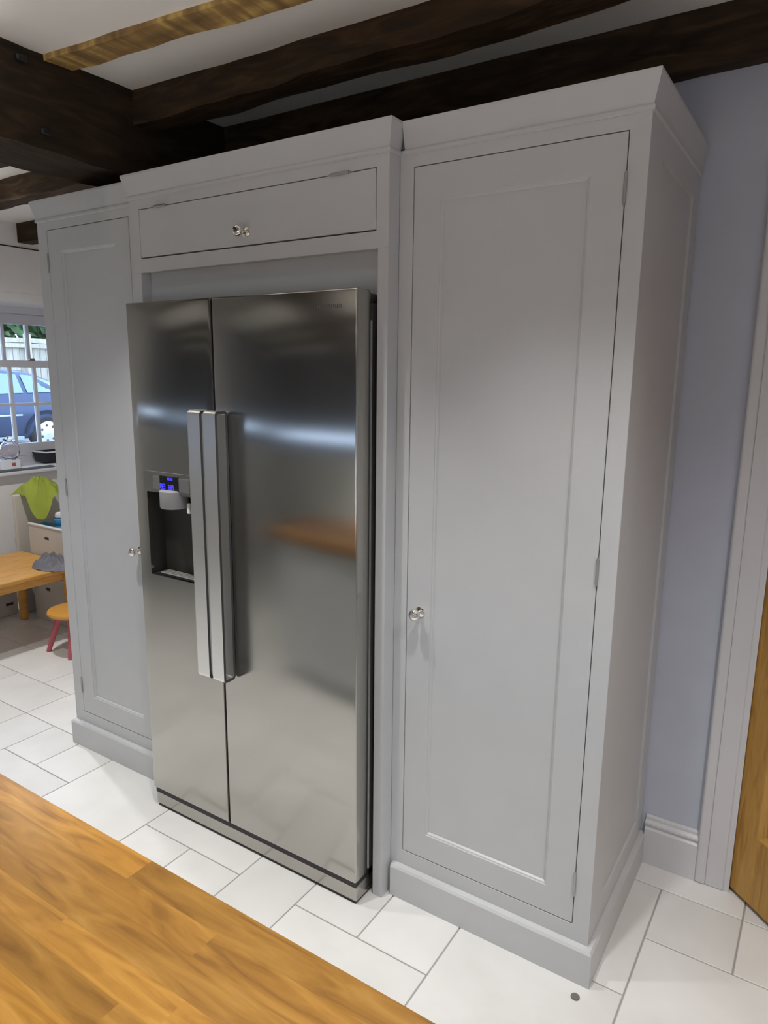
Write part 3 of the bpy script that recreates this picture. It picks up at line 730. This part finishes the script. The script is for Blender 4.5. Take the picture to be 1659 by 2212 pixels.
# stool
t = thing('child_stool', 'small round child stool with splayed pink legs', 'stool', (-1.56, .60, 0))
sz_ = .245
obj('seat', lathe(B(), [(.10,-.028), (.135,-.024), (.142,-.012), (.138,-.002), (.125,.002), (.0005,-.003)], 32, 'Z', (0,0,sz_)), plain('stool_seat', (.62,.30,.055), .4, var=.06), t, local=True, smooth=True)
for a in (225, 315, 45, 135):
    ca, sa = math.cos(math.radians(a)), math.sin(math.radians(a))
    obj('leg', tube(B(), (ca*.075, sa*.075, sz_-.026), (ca*.145, sa*.155, 0.001), .018, .013, 14), PINK, t, local=True, smooth=True)
o = obj('sheet_of_paper', bx(-1.66, -1.52, .72, .86, .0005, .0015), PAPER); tag(o, 'scrap of white paper on the floor behind the stool', 'paper')

# ------------------------------------------------------------------ outside
o = obj('ground_outside', bx(-45, -3.25, -30, 40, -.1, .15), ASPH); o['kind'] = 'structure'
o = obj('ground_beyond', bx(-3.25, 30, -30, 40, -.3, -.1), GRASS); o['kind'] = 'structure'
# hatchback side-on
CX, CG = -10.9, .15
car = thing('parked_car', 'dark blue hatchback parked outside the window', 'car', (CX, 4.3, CG))
# stations along y (front low y -> rear high y): y, z_bottom, z_belt, z_roof, half width belt, half width roof
st = [(2.32,.30,.52,.54,.60,.55), (2.45,.24,.66,.68,.74,.68), (2.85,.22,.78,.80,.83,.72), (3.30,.22,.88,.90,.86,.70), (3.45,.22,.93,.97,.87,.66), (3.95,.22,.96,1.30,.88,.60), (4.35,.22,.97,1.42,.88,.59),
      (5.0,.22,.99,1.44,.88,.59), (5.55,.22,1.00,1.40,.88,.58), (6.0,.24,1.01,1.25,.86,.57), (6.25,.26,1.00,1.06,.84,.60), (6.35,.30,.90,.92,.80,.62), (6.40,.36,.62,.64,.74,.66)]
bm = B(); rings = []
for y, zb, zm, zr, wb, wr_ in st:
    pts = [(-wb*.9,zb), (-wb*1.0,zb+.12), (-wb*1.01,zb+(zm-zb)*.62), (-wb*.96,zm), (-wr_*1.02,zr-.04), (-wr_*.8,zr), (wr_*.8,zr), (wr_*1.02,zr-.04), (wb*.96,zm), (wb*1.01,zb+(zm-zb)*.62), (wb,zb+.12), (wb*.9,zb)]
    rings.append([bm.verts.new((CX+x, y, CG+z)) for x, z in pts])
for a, b in zip(rings, rings[1:]):
    n = len(a)
    for i in range(n): bm.faces.new((a[i], a[(i+1)%n], b[(i+1)%n], b[i]))
bm.faces.new(rings[0]); bm.faces.new(rings[-1])
cb = obj('body', bm, CARP, car, smooth=True)
def car_z(y, idx):
    for a, b in zip(st, st[1:]):
        if a[0] <= y <= b[0]:
            f = (y-a[0])/(b[0]-a[0]); return a[idx]+(b[idx]-a[idx])*f
for s in (1, -1):
    for ya, yb in ((3.62, 4.42), (4.50, 5.32), (5.40, 5.98)):
        bm = B(); lo_, hi_ = [], []
        n = 8
        for i in range(n+1):
            y = ya+(yb-ya)*i/n; zm, zr, wb, wr_ = (car_z(y, k_) for k_ in (2,3,4,5))
            def P_(f, e): return (CX+s*(wb*.96+(wr_*1.02-wb*.96)*f+e), y, CG+zm+(zr-.04-zm)*f)
            lo_.append(bm.verts.new(P_(.06,.02))); hi_.append(bm.verts.new(P_(.90,.02)))
        for i in range(n): bm.faces.new((lo_[i], lo_[i+1], hi_[i+1], hi_[i]))
        obj('side_window', bm, CARG, car)
    for wy in (3.05, 5.70):
        wx = CX+s*.80
        wh = obj('wheel', lathe(B(), [(.18,-.09), (.27,-.09), (.305,-.06), (.305,.06), (.27,.095), (.20,.095), (.19,.07), (.0005,.07)], 36, 'X', (wx, wy, CG+.305)), TYRE, car, smooth=True)
        if s == 1:
            bm = lathe(B(), [(.205,.07), (.208,.10), (.19,.106), (.06,.098), (.03,.112), (.0005,.113)], 36, 'X', (wx, wy, CG+.305)); obj('hubcap', bm, HUB, wh, smooth=True)
            bm = B()
            for i in range(7):
                a = 2*math.pi*i/7; tube(bm, (wx+.1, wy+.135*math.cos(a), CG+.305+.135*math.sin(a)), (wx+.1075, wy+.135*math.cos(a), CG+.305+.135*math.sin(a)), .024, .022, 10)
            obj('hubcap_slot', bm, DGREY, wh)
        bm = B()          # wheel arch flare
        va, vb = [], []
        for i in range(17):
            a = math.pi*i/16
            va.append(bm.verts.new((CX+s*.895, wy+.36*math.cos(a), CG+.29+.36*math.sin(a)))); vb.append(bm.verts.new((CX+s*.905, wy+.42*math.cos(a), CG+.29+.42*math.sin(a))))
        for i in range(16): bm.faces.new((va[i], va[i+1], vb[i+1], vb[i]))
        bmesh.ops.solidify(bm, geom=bm.faces[:], thickness=.03)
        obj('wheel_arch', bm, CARP, car, smooth=True)
    obj('side_moulding', bx(CX+s*.885-.01, CX+s*.885+.012, 3.5, 5.25, CG+.63, CG+.655), plain('bright_strip', (.55,.6,.68), .3, .5), car)
    obj('sill_skirt', bx(CX+s*.87-.03, CX+s*.87+.03, 3.5, 5.25, CG+.20, CG+.28, bev=.01), plain('car_sill', (.30,.36,.45), .4), car)
# fence with individual boards
fx = -13.0
fn = thing('timber_fence', 'weathered timber fence with posts behind the parked car', 'fence', (fx, 7.2, .15))
for py in (4.75, 7.19, 9.63): obj('post', bx(fx-.02, fx+.10, py-.06, py+.06, .15, 2.32, bev=.01), FENCE, fn)
for pa, pb in ((2.37,4.69), (4.81,7.13), (7.25,9.57), (9.69,11.9)):
    obj('top_board', bx(fx-.01, fx+.03, pa, pb, 2.14, 2.235, bev=.004), FENCE, fn)
    obj('rail', bx(fx+.0, fx+.07, pa, pb, 2.03, 2.125, bev=.004), FENCE, fn)
    obj('rail', bx(fx+.0, fx+.05, pa, pb, .55, .65, bev=.004), FENCE, fn)
bmesh_b = bx(-.012, .012, -.07, .07, 0, 1.88, bev=.003); bme = bpy.data.meshes.new('board'); bmesh_b.to_mesh(bme); bmesh_b.free(); bme.materials.append(FENCE)
yy = 2.45
while yy < 11.8:
    o = bpy.data.objects.new('board', bme); C.objects.link(o); o.parent = fn; o.location = (-.02+random.uniform(-.004,.004), yy-7.2, 0.0); yy += .15
# trees behind the fence
def tree(x, y, h, rx, rz, n, label, seed):
    t = thing('garden_tree', label, 'tree', (x, y, .15), 'green trees behind the fence'); random.seed(seed)
    obj('trunk', tube(B(), (0,0,0), (0,0,h*.6), .14, .07), BARK, t, local=True)
    bm = B()
    for i in range(n):
        d = Vector((random.gauss(0,1), random.gauss(0,1), random.gauss(0,1))).normalized()*(random.random()**.4)
        c = Vector((d.x*rx, d.y*rx, h*.62+d.z*rz)); s = random.uniform(.09,.20)
        a = Vector((random.gauss(0,1), random.gauss(0,1), random.gauss(0,1))).normalized(); b = a.orthogonal().normalized(); a = a.cross(b)
        bm.faces.new([bm.verts.new(c+p) for p in (a*s, b*s*.5, -a*s, -b*s*.5)])
    obj('foliage', bm, LEAF, t, local=True)
tree(-16.5, 7.2, 4.4, 1.75, 2.2, 9000, 'leafy green tree seen in the left upper window panes', 1)
tree(-16.3, 10.9, 4.2, 1.75, 2.1, 9000, 'leafy green tree seen in the right upper window panes', 2)
tree(-17.0, 3.3, 4.8, 1.8, 2.2, 6000, 'leafy green tree hidden left of the window view', 3)
